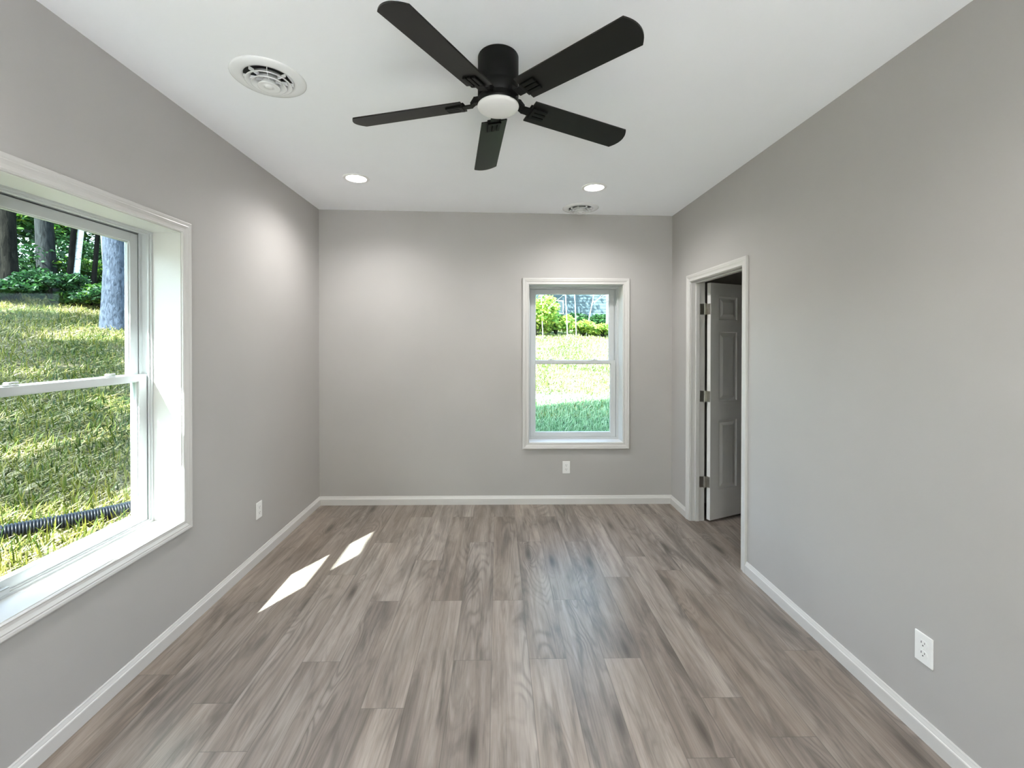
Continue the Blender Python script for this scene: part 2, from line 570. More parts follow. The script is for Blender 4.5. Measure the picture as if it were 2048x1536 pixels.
mb = MB()
x0, x1 = XL - 0.02, XR + 0.02
vs = []
for y in (YR - 0.02, YB + 0.02):
    for x in (x0, x1):
        vs += [(x, y, ceil_z(x)), (x, y, 2.83)]
mb.add(vs, [(0, 2, 6, 4), (1, 5, 7, 3), (0, 1, 3, 2), (4, 6, 7, 5), (0, 4, 5, 1), (2, 3, 7, 6)])
mb.box((XR + PT - 0.01, 0.45, 2.70), (4.55, YB + 0.02, 2.83))
tag(mb.build('ceiling', M['ceiling']), 'flat white ceiling', 'ceiling', kind='structure')

# roof of the house, with its eave over the left window and its rake over the back wall
mb = MB()
ex, sl, rx = -2.25, 0.47, 1.9
prof = [(ex, 2.40), (ex, 2.69), (rx, 2.69 + sl * (rx - ex)), (5.2, 2.69 + sl * (rx - ex) - sl * (5.2 - rx)), (5.2, 2.83), (-1.8, 2.83), (-1.8, 2.40)]
ya, yb = -4.5, YB + WT + 0.09  # rear overhang added, unseen, to keep sun off the added glass door
k = len(prof)
vs = [(x, ya, z) for x, z in prof] + [(x, yb, z) for x, z in prof]
mb.add(vs, [tuple(range(k)), tuple(range(2 * k - 1, k - 1, -1))] + [(i, k + i, k + (i + 1) % k, (i + 1) % k) for i in range(k)])
tag(mb.build('roof', M['roofing']), 'roof of the house above the room', 'roof', kind='structure')

# floor: one mesh, one face per plank
PW, PL, PX0 = 0.181, 1.235, -0.027
PH = {1: .86, 3: .86, 0: .105, 2: .105, -2: .105, -4: .105, -1: .855, -5: .855, -3: .585, 6: .43, -8: .105, -9: .783, 4: .35, 5: .62,
      7: .15, 8: .9, -6: .40, -7: .62, -10: .1}
rng = random.Random(11)
fv, ff, uvp, uve, cols = [], [], [], [], []
X0f, X1f, Y0f, Y1f = XL - 0.01, 4.5, YR - 0.01, YB + 0.01
for kx in range(-10, 27):
    a, b = PX0 + kx * PW, PX0 + (kx + 1) * PW
    ph = PH.get(kx, rng.random() * PL)
    for ky in range(-4, 5):
        c, d = ph + ky * PL, ph + (ky + 1) * PL
        rc = (rng.random(), rng.random(), rng.random())
        ca, cb, cc, cd = max(a, X0f), min(b, X1f), max(c, Y0f), min(d, Y1f)
        if cb - ca < 1e-4 or cd - cc < 1e-4:
            continue
        o = len(fv)
        ou, ov = rng.random() * 9, rng.random() * 9
        for x, y in ((ca, cc), (cb, cc), (cb, cd), (ca, cd)):
            fv.append((x, y, 0.0)); uvp.append((x - a + ou, y - c + ov)); uve.append((x - a, y - c)); cols.append((*rc, 1.0))
        ff.append((o, o + 1, o + 2, o + 3))
me = bpy.data.meshes.new('floor')
me.from_pydata(fv, [], ff)
me.uv_layers.new(name='plank'); me.uv_layers.new(name='edge')
me.color_attributes.new('rnd', 'FLOAT_COLOR', 'CORNER')
me.uv_layers['plank'].data.foreach_set('uv', [t for p in uvp for t in p])
me.uv_layers['edge'].data.foreach_set('uv', [t for p in uve for t in p])
me.color_attributes['rnd'].data.foreach_set('color', [t for p in cols for t in p])
me.materials.append(M['floor'])
fo = bpy.data.objects.new('floor', me); COL.objects.link(fo)
tag(fo, 'grey oak plank floor', 'floor', kind='structure')
sb = MB().box((XL - 0.02, YR - 0.02, -0.2), (4.55, YB + 0.02, -0.002)).build('floor_slab', M['trim'])
tag(sb, 'slab under the plank floor', 'floor', kind='structure')

# ------------------------------------------------------------------ mouldings
CASE = [(0, 0), (0, .0095), (.004, .0125), (.009, .0105), (.020, .0112), (.028, .0145), (.034, .0175), (.038, .0165), (.043, .0185), (.052, .0195), (.0565, .018), (.058, .014), (.058, 0)]
BASE = [(0, 0), (.0165, 0), (.0165, .054), (.0150, .0575), (.0118, .0595), (.0112, .0625), (.0068, .0725), (.0062, .0760), (.0040, .0797), (0, .0797)]

def baseboard(mb, p0, p1, nrm, e0=0, e1=0):
    """e0/e1: mitre (1) where the profile meets an inner corner"""
    p0, p1, nrm = Vector(p0), Vector(p1), Vector(nrm)
    t = (p1 - p0).normalized()
    mb.sweep([(p0, nrm + t * e0, (0, 0, 1)), (p1, nrm - t * e1, (0, 0, 1))], BASE)

mb = MB(); baseboard(mb, (XL, YR, 0), (XL, YB, 0), (1, 0, 0), 1, 1)
tag(mb.build('baseboard_left', M['trim']), 'white baseboard under the large window', 'baseboard', kind='structure')
mb = MB(); baseboard(mb, (XL, YB, 0), (XR, YB, 0), (0, -1, 0), 1, 1)
tag(mb.build('baseboard_back', M['trim']), 'white baseboard along the far wall', 'baseboard', kind='structure')
mb = MB(); baseboard(mb, (XR, YB, 0), (XR, DY1 + 0.062, 0), (-1, 0, 0), 1, 0); baseboard(mb, (XR, DY0 - 0.062, 0), (XR, YR, 0), (-1, 0, 0), 0, 1)
tag(mb.build('baseboard_right', M['trim']), 'white baseboard along the door wall', 'baseboard', kind='structure')
mb = MB(); baseboard(mb, (XR, YR, 0), (SDX + SDW, YR, 0), (0, 1, 0), 1, 0); baseboard(mb, (SDX - SDW, YR, 0), (XL, YR, 0), (0, 1, 0), 0, 1)
tag(mb.build('baseboard_rear', M['trim']), 'white baseboard behind the camera', 'baseboard', kind='structure')

# ------------------------------------------------------------------ windows (local x along the wall, y outwards, z up)
def rect_frame(mb, a, z0, z1, wl, wt, wb, d0, d1, bev=0.002):
    """four bars of outer half width a, from z0 to z1; bar widths: sides wl, top wt, bottom wb; depth d0..d1"""
    mb.bbox((-a, d0, z0), (-a + wl, d1, z1), bev)
    mb.bbox((a - wl, d0, z0), (a, d1, z1), bev)
    mb.bbox((-a + wl - .001, d0, z1 - wt), (a - wl + .001, d1, z1), bev)
    mb.bbox((-a + wl - .001, d0, z0), (a - wl + .001, d1, z0 + wb), bev)

def window(name, loc, rz, z0, z1, zm, label, lift):
    r = root(name, loc, label, 'window', kind='structure', rz=rz)
    a = WIN_A
    # casing on the room side, mitred
    rv = 0.004
    mb = MB()
    st = [((-a - rv, 0, z0 - rv), (-1, 0, -1)), ((a + rv, 0, z0 - rv), (1, 0, -1)), ((a + rv, 0, z1 + rv), (1, 0, 1)), ((-a - rv, 0, z1 + rv), (-1, 0, 1))]
    mb.sweep([(p, o, (0, -1, 0)) for p, o in st], CASE, closed=True)
    mb.build('casing', M['trim'], r)
    # liner boards
    mb = MB(); d1 = 0.142
    mb.box((-a - J + .001, -.002, z0 - J + .001), (-a, d1, z1 + J - .001)); mb.box((a, -.002, z0 - J + .001), (a + J - .001, d1, z1 + J - .001))
    mb.box((-a, -.002, z1), (a, d1, z1 + J - .001)); mb.box((-a, -.002, z0 - J + .001), (a, d1, z0))
    mb.build('jamb_liner', M['trim'], r)
    # vinyl main frame with stepped tracks
    mb = MB()
    rect_frame(mb, a + J - .001, z0 - J + .001, z1 + J - .001, J + .010, J + .010, J + .010, 0.1425, 0.150)
    rect_frame(mb, a + J - .001, z0 - J + .001, z1 + J - .001, J + .019, J + .018, J + .015, 0.150, 0.157)
    rect_frame(mb, a + J - .001, z0 - J + .001, z1 + J - .001, J + .006, J + .010, J + .006, 0.157, 0.238)
    for s in (-1, 1):
        mb.bbox((s * (a - .0), 0.1925, z0), (s * (a - .026), 0.1965, z1), .001)
        mb.bbox((s * (a - .0), 0.2285, z0), (s * (a - .030), 0.238, z1), .001)
    mb.bbox((-a, 0.157, z1 - .020), (a, 0.163, z1), .001)
    mb.bbox((-a, 0.2285, z0), (a, 0.238, z0 + .03), .001); mb.bbox((-a, 0.2285, z1 - .03), (a, 0.238, z1), .001)
    mb.build('main_frame', M['vinyl'], r)
    # lower (inner) sash
    la = a - .021
    mb = MB(); rect_frame(mb, la, z0 + .014, zm, .050, .034, .048, 0.1585, 0.191, .003)
    rect_frame(mb, la - .046, z0 + .058, zm - .030, .010, .008, .008, 0.166, 0.184, .003)
    lo = mb.build('lower_sash', M['vinyl'], r)
    MB().box((-la + .05, 0.173, z0 + .060), (la - .05, 0.177, zm - .033)).build('pane', M['glass'], lo)
    for s in (-1, 1):
        mb = MB(); x = s * .212
        mb.bbox((x - .030, 0.163, zm - .001), (x + .030, 0.186, zm + .006), .002)
        mb.lathe([(0.0, .016), (.009, .016), (.011, .012), (.011, .004)], 20, Matrix.Translation((x, 0.176, zm)))
        mb.bbox((x - .004, 0.168, zm + .010), (x + .034, 0.178, zm + .016), .002)
        mb.build('sash_lock', M['vinyl'], lo)
    if lift:
        for x in (-.262,):
            mb = MB(); mb.bbox((x - .022, 0.140, z0 + .030), (x + .022, 0.160, z0 + .036), .002); mb.bbox((x - .022, 0.140, z0 + .012), (x + .022, 0.144, z0 + .036), .0015)
            mb.build('sash_lift', M['vinyl'], lo)
    # upper (outer) sash
    ua = a - .027
    mb = MB(); rect_frame(mb, ua, zm - .040, z1 - .018, .048, .046, .037, 0.198, 0.228, .003)
    rect_frame(mb, ua - .044, zm - .006, z1 - .060, .010, .009, .008, 0.205, 0.221, .003)
    up = mb.build('upper_sash', M['vinyl'], r)
    MB().box((-ua + .048, 0.211, zm - .004), (ua - .048, 0.215, z1 - .063)).build('pane', M['glass'], up)
    return r

window('window_1', (XL, W1Y, 0), PI / 2, W1Z0, W1Z1, W1M, 'large white window looking out to the woods', True)
window('window_2', (W2X, YB, 0), 0.0, W2Z0, W2Z1, W2M, 'white window on the far wall above an outlet', False)

# ------------------------------------------------------------------ door
d = root('door_1', (XR, (DY0 + DY1) / 2, 0), 'white panelled door standing open in its frame', 'door', kind='structure')
def world_child(mb, name, m, parent):
    off = Vector(parent.location)
    mb.v = [tuple(Vector(p) - off) for p in mb.v]
    return mb.build(name, m, parent)

mb = MB(); rv = 0.004
ya_, yb_ = DY0 - rv, DY1 + rv
for X, ax in ((XR, (-1, 0, 0)), (XR + PT, (1, 0, 0))):
    mb.sweep([((X, ya_, 0), (0, -1, 0), ax), ((X, ya_, DZ + rv), (0, -1, 1), ax), ((X, yb_, DZ + rv), (0, 1, 1), ax), ((X, yb_, 0), (0, 1, 0), ax)], CASE)
world_child(mb, 'casing', M['trim'], d)
mb = MB(); xa, xb = XR - .001, XR + PT + .001
mb.box((xa, DY0 - J + .001, 0), (xb, DY0, DZ + J - .001)); mb.box((xa, DY1, 0), (xb, DY1 + J - .001, DZ + J - .001)); mb.box((xa, DY0, DZ), (xb, DY1, DZ + J - .001))
world_child(mb, 'jamb_liner', M['trim'], d)
mb = MB(); sa, sb_ = XR + .037, XR + .070
mb.bbox((sa, DY0, 0), (sb_, DY0 + .012, DZ), .003); mb.bbox((sa, DY1 - .012, 0), (sb_, DY1, DZ), .003); mb.bbox((sa, DY0 + .011, DZ - .012), (sb_, DY1 - .011, DZ), .003)
world_child(mb, 'door_stop', M['trim'], d)

# slab: local x from the hinge edge, local y = thickness (0 = face towards the camera), z up
ang = math.atan2(.39, .92)
P1 = Vector((1.795, 3.706, 0.012)); tv = Vector((math.sin(ang), -math.cos(ang), 0)) * .035
SL = Matrix.Translation(P1 + tv) @ Matrix.Rotation(ang, 4, 'Z')
mb = MB(); SW, SH, ST = 0.76, 2.022, 0.035
xs = [0, .100, .322, .438, .660, SW]
zs = [0, .250, .845, 1.010, 1.605, 1.708, 1.908, SH]
def door_face(yf, sgn):
    for i in range(5):
        for j in range(7):
            a0, a1, b0, b1 = xs[i], xs[i + 1], zs[j], zs[j + 1]
            if i in (1, 3) and j in (1, 3, 5):
                loops = []
                for ins, dep in ((0, 0), (.008, .0075), (.014, .0085), (.022, .0085), (.046, .002), (.050, .0015)):
                    y = yf + sgn * dep
                    loops.append([(a0 + ins, y, b0 + ins), (a1 - ins, y, b0 + ins), (a1 - ins, y, b1 - ins), (a0 + ins, y, b1 - ins)])
                vs = [p for lp in loops for p in lp]; fs = []
                for q in range(len(loops) - 1):
                    for t in range(4):
                        fs.append((q * 4 + t, q * 4 + (t + 1) % 4, q * 4 + 4 + (t + 1) % 4, q * 4 + 4 + t))
                q = (len(loops) - 1) * 4
                fs.append((q, q + 1, q + 2, q + 3))
                mb.add(vs, fs, False, SL)
            else:
                mb.add([(a0, yf, b0), (a1, yf, b0), (a1, yf, b1), (a0, yf, b1)], [(0, 1, 2, 3)], False, SL)
door_face(0.0, 1); door_face(ST, -1)
for q in ([(0, 0, 0), (0, ST, 0), (0, ST, SH), (0, 0, SH)], [(SW, 0, 0), (SW, ST, 0), (SW, ST, SH), (SW, 0, SH)],
          [(0, 0, 0), (SW, 0, 0), (SW, ST, 0), (0, ST, 0)], [(0, 0, SH), (SW, 0, SH), (SW, ST, SH), (0, ST, SH)]):
    mb.add(q, [(0, 1, 2, 3)], False, SL)
slab = world_child(mb, 'door_slab', M['door'], d)
# lever on the free edge (behind the casing from here, seen from a step to the right)
mb = MB()
for s in (0, 1):
    y = -0.001 if s == 0 else ST + .001
    sg = -1 if s == 0 else 1
    mb.cyl(SL @ Vector((SW - .07, y, .95)), SL @ Vector((SW - .07, y + sg * .010, .95)), .032, n=24)
    mb.cyl(SL @ Vector((SW - .07, y, .95)), SL @ Vector((SW - .07, y + sg * .055, .95)), .010, n=12)
    mb.cyl(SL @ Vector((SW - .07, y + sg * .050, .95)), SL @ Vector((SW - .17, y + sg * .050, .95)), .009, n=12)
hd = world_child(mb, 'door_handle', M['nickel'], d)
PIN = Vector((1.771, 3.694, 0))
for z in (0.335, 1.067, 1.812):
    mb = MB(); hh = .046
    mb.bbox((XR + PT - .036, DY1 - .0025, z - hh), (XR + PT - .001, DY1 + .001, z + hh), .001)
    e0 = SL @ Vector((-.0025, .002, z - hh - .012)); 
    mb.bbox((-.0025, .002, z - hh - .012), (.001, .033, z + hh - .012), .001, SL)
    mb.add([PIN + Vector((0, 0, z - hh)), SL @ Vector((0, .030, z - hh - .012)), SL @ Vector((0, .030, z + hh - .012)), PIN + Vector((0, 0, z + hh)),
            PIN + Vector((0, .002, z - hh)), SL @ Vector((0, .033, z - hh - .012)), SL @ Vector((0, .033, z + hh - .012)), PIN + Vector((0, .002, z + hh))],
           [(0, 1, 2, 3), (4, 7, 6, 5), (0, 4, 5, 1), (3, 2, 6, 7), (0, 3, 7, 4), (1, 5, 6, 2)])
    for q in range(5):
        mb.cyl(PIN + Vector((0, 0, z - hh + q * .0184 + .0004)), PIN + Vector((0, 0, z - hh + q * .0184 + .018)), .0068, n=14)
    mb.cyl(PIN + Vector((0, 0, z - hh - .004)), PIN + Vector((0, 0, z + hh + .004)), .0045, n=12)
    world_child(mb, 'hinge', M['nickel'], d)

# added sliding glass door, unseen behind the camera, letting in daylight for the ceiling
d2 = root('added_door_2', (SDX, YR, 0), 'added sliding glass door behind the camera letting in fill light', 'door', kind='structure')
mb = MB()
for x0_, x1_, y0_, y1_ in ((-SDW, 0.03, -.12, -.085), (-0.03, SDW, -.08, -.045)):
    mb.bbox((x0_, y0_, .03), (x0_ + .06, y1_, SDH - .03)); mb.bbox((x1_ - .06, y0_, .03), (x1_, y1_, SDH - .03))
    mb.bbox((x0_ + .05, y0_, .03), (x1_ - .05, y1_, .11)); mb.bbox((x0_ + .05, y0_, SDH - .09), (x1_ - .05, y1_, SDH - .03))
mb.build('sliding_panel', M['vinyl'], d2)
mb = MB(); mb.box((-SDW, -.2, -.02), (SDW, 0.0, .031)); mb.box((-SDW, -.2, SDH - .031), (SDW, 0, SDH))
mb.box((-SDW - .001, -.2, 0), (-SDW + .03, 0, SDH)); mb.box((SDW - .03, -.2, 0), (SDW + .001, 0, SDH))
mb.build('frame', M['vinyl'], d2)
MB().box((-SDW + .06, -.104, .1), (-.03, -.100, SDH - .08)).build('pane', M['clear_glass'], d2)
MB().box((.03, -.064, .1), (SDW - .06, -.060, SDH - .08)).build('pane', M['clear_glass'], d2)

# ------------------------------------------------------------------ ceiling fan
FX, FY = 0.003, 1.865
FZ = ceil_z(FX)
fan = root('ceiling_fan', (FX, FY, FZ), 'black flush-mount ceiling fan with five blades and a white dome light', 'ceiling fan')
def zl(z): return z - FZ
HB = 2.538
mb = MB()
mb.lathe([(0, 0), (.084, 0), (.0865, zl(2.738)), (.0865, zl(2.622)), (.0855, zl(2.620)), (.0855, zl(2.616)), (.0865, zl(2.614)), (.0865, zl(2.572)), (.0835, zl(2.570)), (.0835, zl(2.566)),
          (.0862, zl(2.564)), (.0862, zl(HB)), (.082, zl(HB - .003)), (0, zl(HB - .003))], 64)
mb.build('motor_housing', M['fan_black'], fan)
mb = MB()
mb.lathe([(0, zl(2.5365)), (.0870, zl(2.5365)), (.0885, zl(2.533)), (.0865, zl(2.527)), (.078, zl(2.5205)), (.062, zl(2.516)), (.040, zl(2.513)), (.018, zl(2.5115)), (0, zl(2.511))], 64)
mb.build('light_dome', M['dome'], fan)
RT, HWT, HWR, RR = 0.642, 0.0642, 0.0600, 0.152
BZ = zl(2.5548)
pitch = math.asin(0.0137 / 0.0642)
droop = math.atan(0.0453)
def blade_poly():
    half = math.asin(HWT / RT)
    p = [(RR, -HWR), (RT * math.cos(half), -HWT)]
    for i in range(1, 13):
        a = -half + 2 * half * i / 13
        u = 2 * i / 13 - 1
        p.append((RT * math.cos(half) + .026 * (1 - u * u), RT * math.sin(a)))
    p += [(RT * math.cos(half), HWT), (RR, HWR)]
    return p
bmb = MB().prism(blade_poly(), -.003, .003)
for k in range(5):
    th = math.radians(240.46 + 72 * k)
    L = Matrix.Rotation(th, 4, 'Z') @ Matrix.Translation((0, 0, BZ)) @ Matrix.Rotation(droop, 4, 'Y') @ Matrix.Rotation(-pitch, 4, 'X')
    b = bmb.build('blade', M['blade'], fan) if k == 0 else b0.copy()
    if k == 0:
        b0 = b
    else:
        COL.objects.link(b); b.parent = fan
    b.matrix_local = L
    # arm: block on the housing, drop, strip, and a slotted plate under the blade root
    mb = MB()
    mb.bbox((.070, -.021, .003), (.103, .021, .027), .003)
    mb.add([(.101, -.020, .004), (.101, .020, .004), (.101, .020, .025), (.101, -.020, .025), (.118, -.020, -.006), (.118, .020, -.006), (.118, .020, .006), (.118, -.020, .006)],
           [(0, 1, 2, 3), (4, 7, 6, 5), (0, 4, 5, 1), (1, 5, 6, 2), (2, 6, 7, 3), (3, 7, 4, 0)])
    mb.bbox((.115, -.021, -.007), (.165, .021, -.001), .002)
    mb.bbox((.155, -.032, -.0125), (.168, .032, -.003), .002)
    for q in (-1, 0, 1):
        mb.bbox((.162, q * .022 - .0085, -.0115), (.228, q * .022 + .0085, -.003), .003)
    mb.bbox((.146, -.032, .003), (.175, .032, .0065), .001)
    a_ = mb.build('blade_arm', M['fan_black'], fan) if k == 0 else a0.copy()
    if k == 0:
        a0 = a_
    else:
        COL.objects.link(a_); a_.parent = fan
    a_.matrix_local = L

# ------------------------------------------------------------------ round ceiling registers
def make_register(loc):
    r = root('ceiling_register', loc, '', 'air vent', 'round air registers in the ceiling')
    R_ = .1605
    mb = MB()
    mb.lathe([(R_, 0), (R_, -.003), (R_ - .006, -.0075), (.140, -.0115), (.122, -.0135), (.110, -.0120), (.1045, -.006), (.1040, -.001), (.1055, 0)], 72)
    mb.build('flange', M['register'], r)
    MB().lathe([(0, -.0012), (.1042, -.0012)], 72).build('duct_dark_disc', M['duct'], r)  # flat black disc painted as the dark inside of the duct
    for ri, ro, zt, zb in ((.074, .0985, -.003, -.028), (.050, .0745, -.004, -.037)):
        mb = MB(); mb.lathe([(ri, zt), (ri + .002, zt), (ri + .007, (zt + zb) / 2), (ro - .001, zb + .003), (ro, zb), (ro - .003, zb - .0005), (ri + .004, (zt + zb) / 2 - .002), (ri, zt - .002)], 64, closed=True)
        mb.build('vane_ring', M['register'], r)
    mb = MB()
    mb.lathe([(.024, -.004), (.028, -.022), (.0470, -.0435), (.0470, -.0460), (.044, -.0466), (.032, -.0425), (.0165, -.0415), (.0155, -.0455), (.0135, -.0470), (0, -.0473)], 64)
    mb.build('centre_cone', M['register'], r)
    mb = MB()
    for i in range(8):
        a = PI / 8 + i * PI / 4
        mb.box((.026, -.0010, -.020), (.1043, .0012, -.0045), Matrix.Rotation(a, 4, 'Z'))
    mb.build('spokes', M['register'], r)
    return r
rg = make_register((-1.0615, 2.0513, ceil_z(-1.0615)))
rg['label'] = 'round white air register in the ceiling near the large window'
r2 = copy_tree(rg); r2.location = (.747, 3.915, ceil_z(.747))
r2['label'] = 'round white air register close to the far wall above the smaller window'

# ------------------------------------------------------------------ recessed downlights
def add_spot(r):
    li = bpy.data.lights.new('downlight_beam', 'SPOT')
    li.energy = LAMP_WATTS; li.color = (1.0, 0.98, 0.955)
    li.spot_size = math.radians(156); li.spot_blend = 0.85; li.shadow_soft_size = .065
    o = bpy.data.objects.new('downlight_beam', li); COL.objects.link(o)
    o.parent = r; o.location = (0, 0, -.012)

def make_light(loc):
    r = root('downlight', loc, '', 'ceiling light', 'recessed downlights')
    mb = MB(); mb.lathe([(.096, 0), (.096, -.002), (.092, -.0055), (.080, -.0075), (.0745, -.0065), (.072, -.004), (.072, 0)], 64)
    mb.build('trim_ring', M['plastic'], r)
    MB().lathe([(0, -.0055), (.050, -.0052), (.0722, -.0035)], 48).build('lens', M['led'], r)
    return r
lt = make_light((-1.058, 3.295, ceil_z(-1.058)))
lt['label'] = 'lit recessed downlight nearer the large window wall'
for x, y, lab in ((.752, 3.389, 'lit recessed downlight in front of the small ceiling register'),
                  (-1.05, .55, 'added fill downlight overhead, out of view, window side'),  # this one and the next are added, unseen, to brighten the room
                  (.76, .55, 'added fill downlight overhead, out of view, door side')):
    c = copy_tree(lt); c.location = (x, y, ceil_z(x)); c['label'] = lab
    add_spot(c)
add_spot(lt)

# ------------------------------------------------------------------ outlets (local: x along the wall, y out of the wall towards the room is -y)
def make_outlet(loc, rz, label):
    r = root('electrical_outlet', loc, label, 'outlet', 'duplex outlets on the walls', rz=rz)
    mb = MB(); mb.bbox((-.0355, -.0062, -.0575), (.0355, 0, .0575), .003, seg=3)
    mb.build('cover_plate', M['plastic'], r)
    for s in (-1, 1):
        z = s * .0195
        mb = MB()
        poly = []
        for i in range(32):
            a = 2 * PI * i / 32
            poly.append((.0172 * math.cos(a), max(-.0140, min(.0140, .0172 * math.sin(a)))))
        mtx = Matrix.Translation((0, -.0062, z)) @ Matrix.Rotation(PI / 2, 4, 'X')
        mb.prism(poly, -.001, .0016, mtx)
        f = mb.build('receptacle', M['plastic'], r)
        mb = MB()
        mb.box((-.0078, -.0080, z + .000), (-.0054, -.0075, z + .0085)); mb.box((.0054, -.0080, z + .001), (.0076, -.0075, z + .0080))
        mb.lathe([(0, 0), (.0027, 0)], 12, Matrix.Translation((0, -.0080, z - .0068)) @ Matrix.Rotation(PI / 2, 4, 'X'))
        mb.build('slots', M['slot'], f)
    mb = MB(); mb.lathe([(.0034, 0), (.0030, .0012), (0, .0014)], 16, Matrix.Translation((0, -.0060, 0)) @ Matrix.Rotation(PI / 2, 4, 'X'))
    mb.build('screw', M['plastic'], r)
    return r
ol = make_outlet((.652, YB, .346), 0.0, 'white duplex outlet on the far wall under the smaller window')
c = copy_tree(ol); c.location = (XL, 3.067, .355); c.rotation_euler = (0, 0, PI / 2); c['label'] = 'white duplex outlet low on the wall beside the large window'
c = copy_tree(ol); c.location = (XR, 1.654, .346); c.rotation_euler = (0, 0, -PI / 2); c['label'] = 'white duplex outlet low on the wall in front of the door'

# ------------------------------------------------------------------ outdoors: ground
def sp(t, k=.8):
    return k * np.log1p(np.exp(np.minimum(np.asarray(t, float) / k, 60)))
def ground_z(x, y):
    x = np.asarray(x, float); y = np.asarray(y, float)
    return (.04 + .14 * sp(-x - 3.2) + .18 * sp(y - 5) - .10 * sp(y - 15) - .08 * sp(-x - 14) + .6 * sp(-y - 10)  # last term: unseen hill added behind the patio to cut low sky light
            + .015 * np.sin(2.1 * x + 1.3 * y) * np.sin(1.7 * y - .6 * x))
gx = np.concatenate([np.linspace(-40, -10, 31)[:-1], np.linspace(-10, 6, 81)[:-1], np.linspace(6, 26, 21)])
gy = np.concatenate([np.linspace(-26, -2, 25)[:-1], np.linspace(-2, 16, 91)[:-1], np.linspace(16, 46, 31)])
GX, GY = np.meshgrid(gx, gy)
inside = (GX > XL - WT) & (GX < 4.6) & (GY > YR - WT) & (GY < YB + WT)
GZ = np.where(inside, -.35, ground_z(GX, GY))
nx_, ny_ = len(gx), len(gy)
vs = np.stack([GX.ravel(), GY.ravel(), GZ.ravel()], 1)
fs = [(j * nx_ + i, j * nx_ + i + 1, (j + 1) * nx_ + i + 1, (j + 1) * nx_ + i) for j in range(ny_ - 1) for i in range(nx_ - 1)]
me = bpy.data.meshes.new('ground'); me.from_pydata(vs.tolist(), [], fs)
me.polygons.foreach_set('use_smooth', [True] * len(fs)); me.materials.append(M['ground'])
go = bpy.data.objects.new('ground', me); COL.objects.link(go)
tag(go, 'sloping yard of straw and thin grass around the house', 'ground', kind='structure')

pat = MB().box((-9.0, -10.0, -.12), (9.0, YR - WT, .045)).build('bounce_slab', M['concrete'])  # unseen slab added to bounce sunlight up to the ceiling
tag(pat, 'added pale concrete patio bouncing sunlight through the added glass door', 'patio', kind='structure')

def soup(name, material, P, A, B, Cc, rnd, parent=None, quad=True, D=None):
    """P..: (n,3) corner arrays of triangles or quads with one random number each"""
    n = len(P); k = 4 if quad else 3
    vs = np.stack([P, A, B, Cc] if quad else [P, A, B], 1).reshape(-1, 3)
    me = bpy.data.meshes.new(name)
    me.vertices.add(n * k); me.vertices.foreach_set('co', vs.ravel().astype(np.float32))
    me.loops.add(n * k); me.loops.foreach_set('vertex_index', np.arange(n * k, dtype=np.int32))
    me.polygons.add(n); me.polygons.foreach_set('loop_start', np.arange(0, n * k, k, dtype=np.int32))
    me.polygons.foreach_set('loop_total', np.full(n, k, dtype=np.int32))
    me.update(calc_edges=True)
    ca = me.color_attributes.new('rnd', 'FLOAT_COLOR', 'POINT')
    cc = np.ones((n, k, 4), np.float32); cc[:, :, 0] = rnd[:, None]
    ca.data.foreach_set('color', cc.ravel())
    me.materials.append(material)
    o = bpy.data.objects.new(name, me); COL.objects.link(o)
    if parent is not None: o.parent = parent
    return o

def grass_mesh(name, material, x, y, hmin, hmax, flat, seed, cmap):
    r = np.random.default_rng(seed); n = len(x)
    z = ground_z(x, y)
    h = r.uniform(hmin, hmax, n); az = r.uniform(0, 2 * PI, n)
    lean = np.where(r.random(n) < flat, r.uniform(1.1, 1.5, n), r.uniform(.05, .8, n))
    t = np.stack([np.sin(lean) * np.cos(az), np.sin(lean) * np.sin(az), np.cos(lean)], 1) * h[:, None]
    wv = np.stack([-np.sin(az), np.cos(az), np.zeros(n)], 1) * r.uniform(.0025, .006, n)[:, None] * (1 + .06 * (np.abs(y) + np.abs(x)))[:, None]
    base = np.stack([x, y, z + np.where(lean > 1, .012, -.004)], 1)
    mid = base + t * .55 + np.array([0, 0, .10])[None] * (h * np.cos(lean))[:, None]
    return soup(name, material, base - wv, base + wv, mid + wv * .8, base + t, cmap(r, lean, n, x, y))

r0 = np.random.default_rng(5)
def wedge(n, ymin, ymax, ua, ub, power):
    y = ymin + (ymax - ymin) * r0.random(n) ** power
    return y * r0.uniform(ua, ub, n), y
xa_, ya2 = wedge(70000, 1.6, 13.0, -1.42, -.62, 1.4)
k_ = (xa_ < XL - WT - .15)
xa_, ya2 = xa_[k_], ya2[k_]
def cm_left(r, lean, n, x, y):
    patch = .5 + .5 * np.sin(1.3 * x + 2.0 * np.sin(.9 * y)) * np.cos(1.1 * y + .7 * x)
    return np.clip(np.where(lean > 1, r.normal(.78, .15, n), r.normal(.28, .16, n)) + (.5 - patch) * .35, 0, 1)
g = grass_mesh('grass', M['blade_grass'], xa_, ya2, .05, .17, .62, 3, cm_left)
tag(g, 'straw and thin green grass on the slope outside the large window', 'grass', kind='stuff')
xb_, yb2 = wedge(38000, 6.6, 15.0, -.06, .46, 1.2)
def cm_back(r, lean, n, x, y):
    return np.clip(r.normal(.52, .32, n), 0, 1)
g = grass_mesh('grass', M['blade_straw'], xb_, yb2, .03, .10, .6, 4, cm_back)
tag(g, 'dry sunlit lawn grass beyond the shade outside the smaller window', 'grass', kind='stuff')
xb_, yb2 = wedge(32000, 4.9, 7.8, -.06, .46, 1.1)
g = grass_mesh('grass', M['blade_bright_shade'], xb_, yb2, .05, .14, .5, 6, lambda r, lean, n, x, y: np.clip(r.normal(.5, .25, n), 0, 1))
tag(g, 'grass in the house shadow, its green brightened, close outside the smaller window', 'grass', kind='stuff')

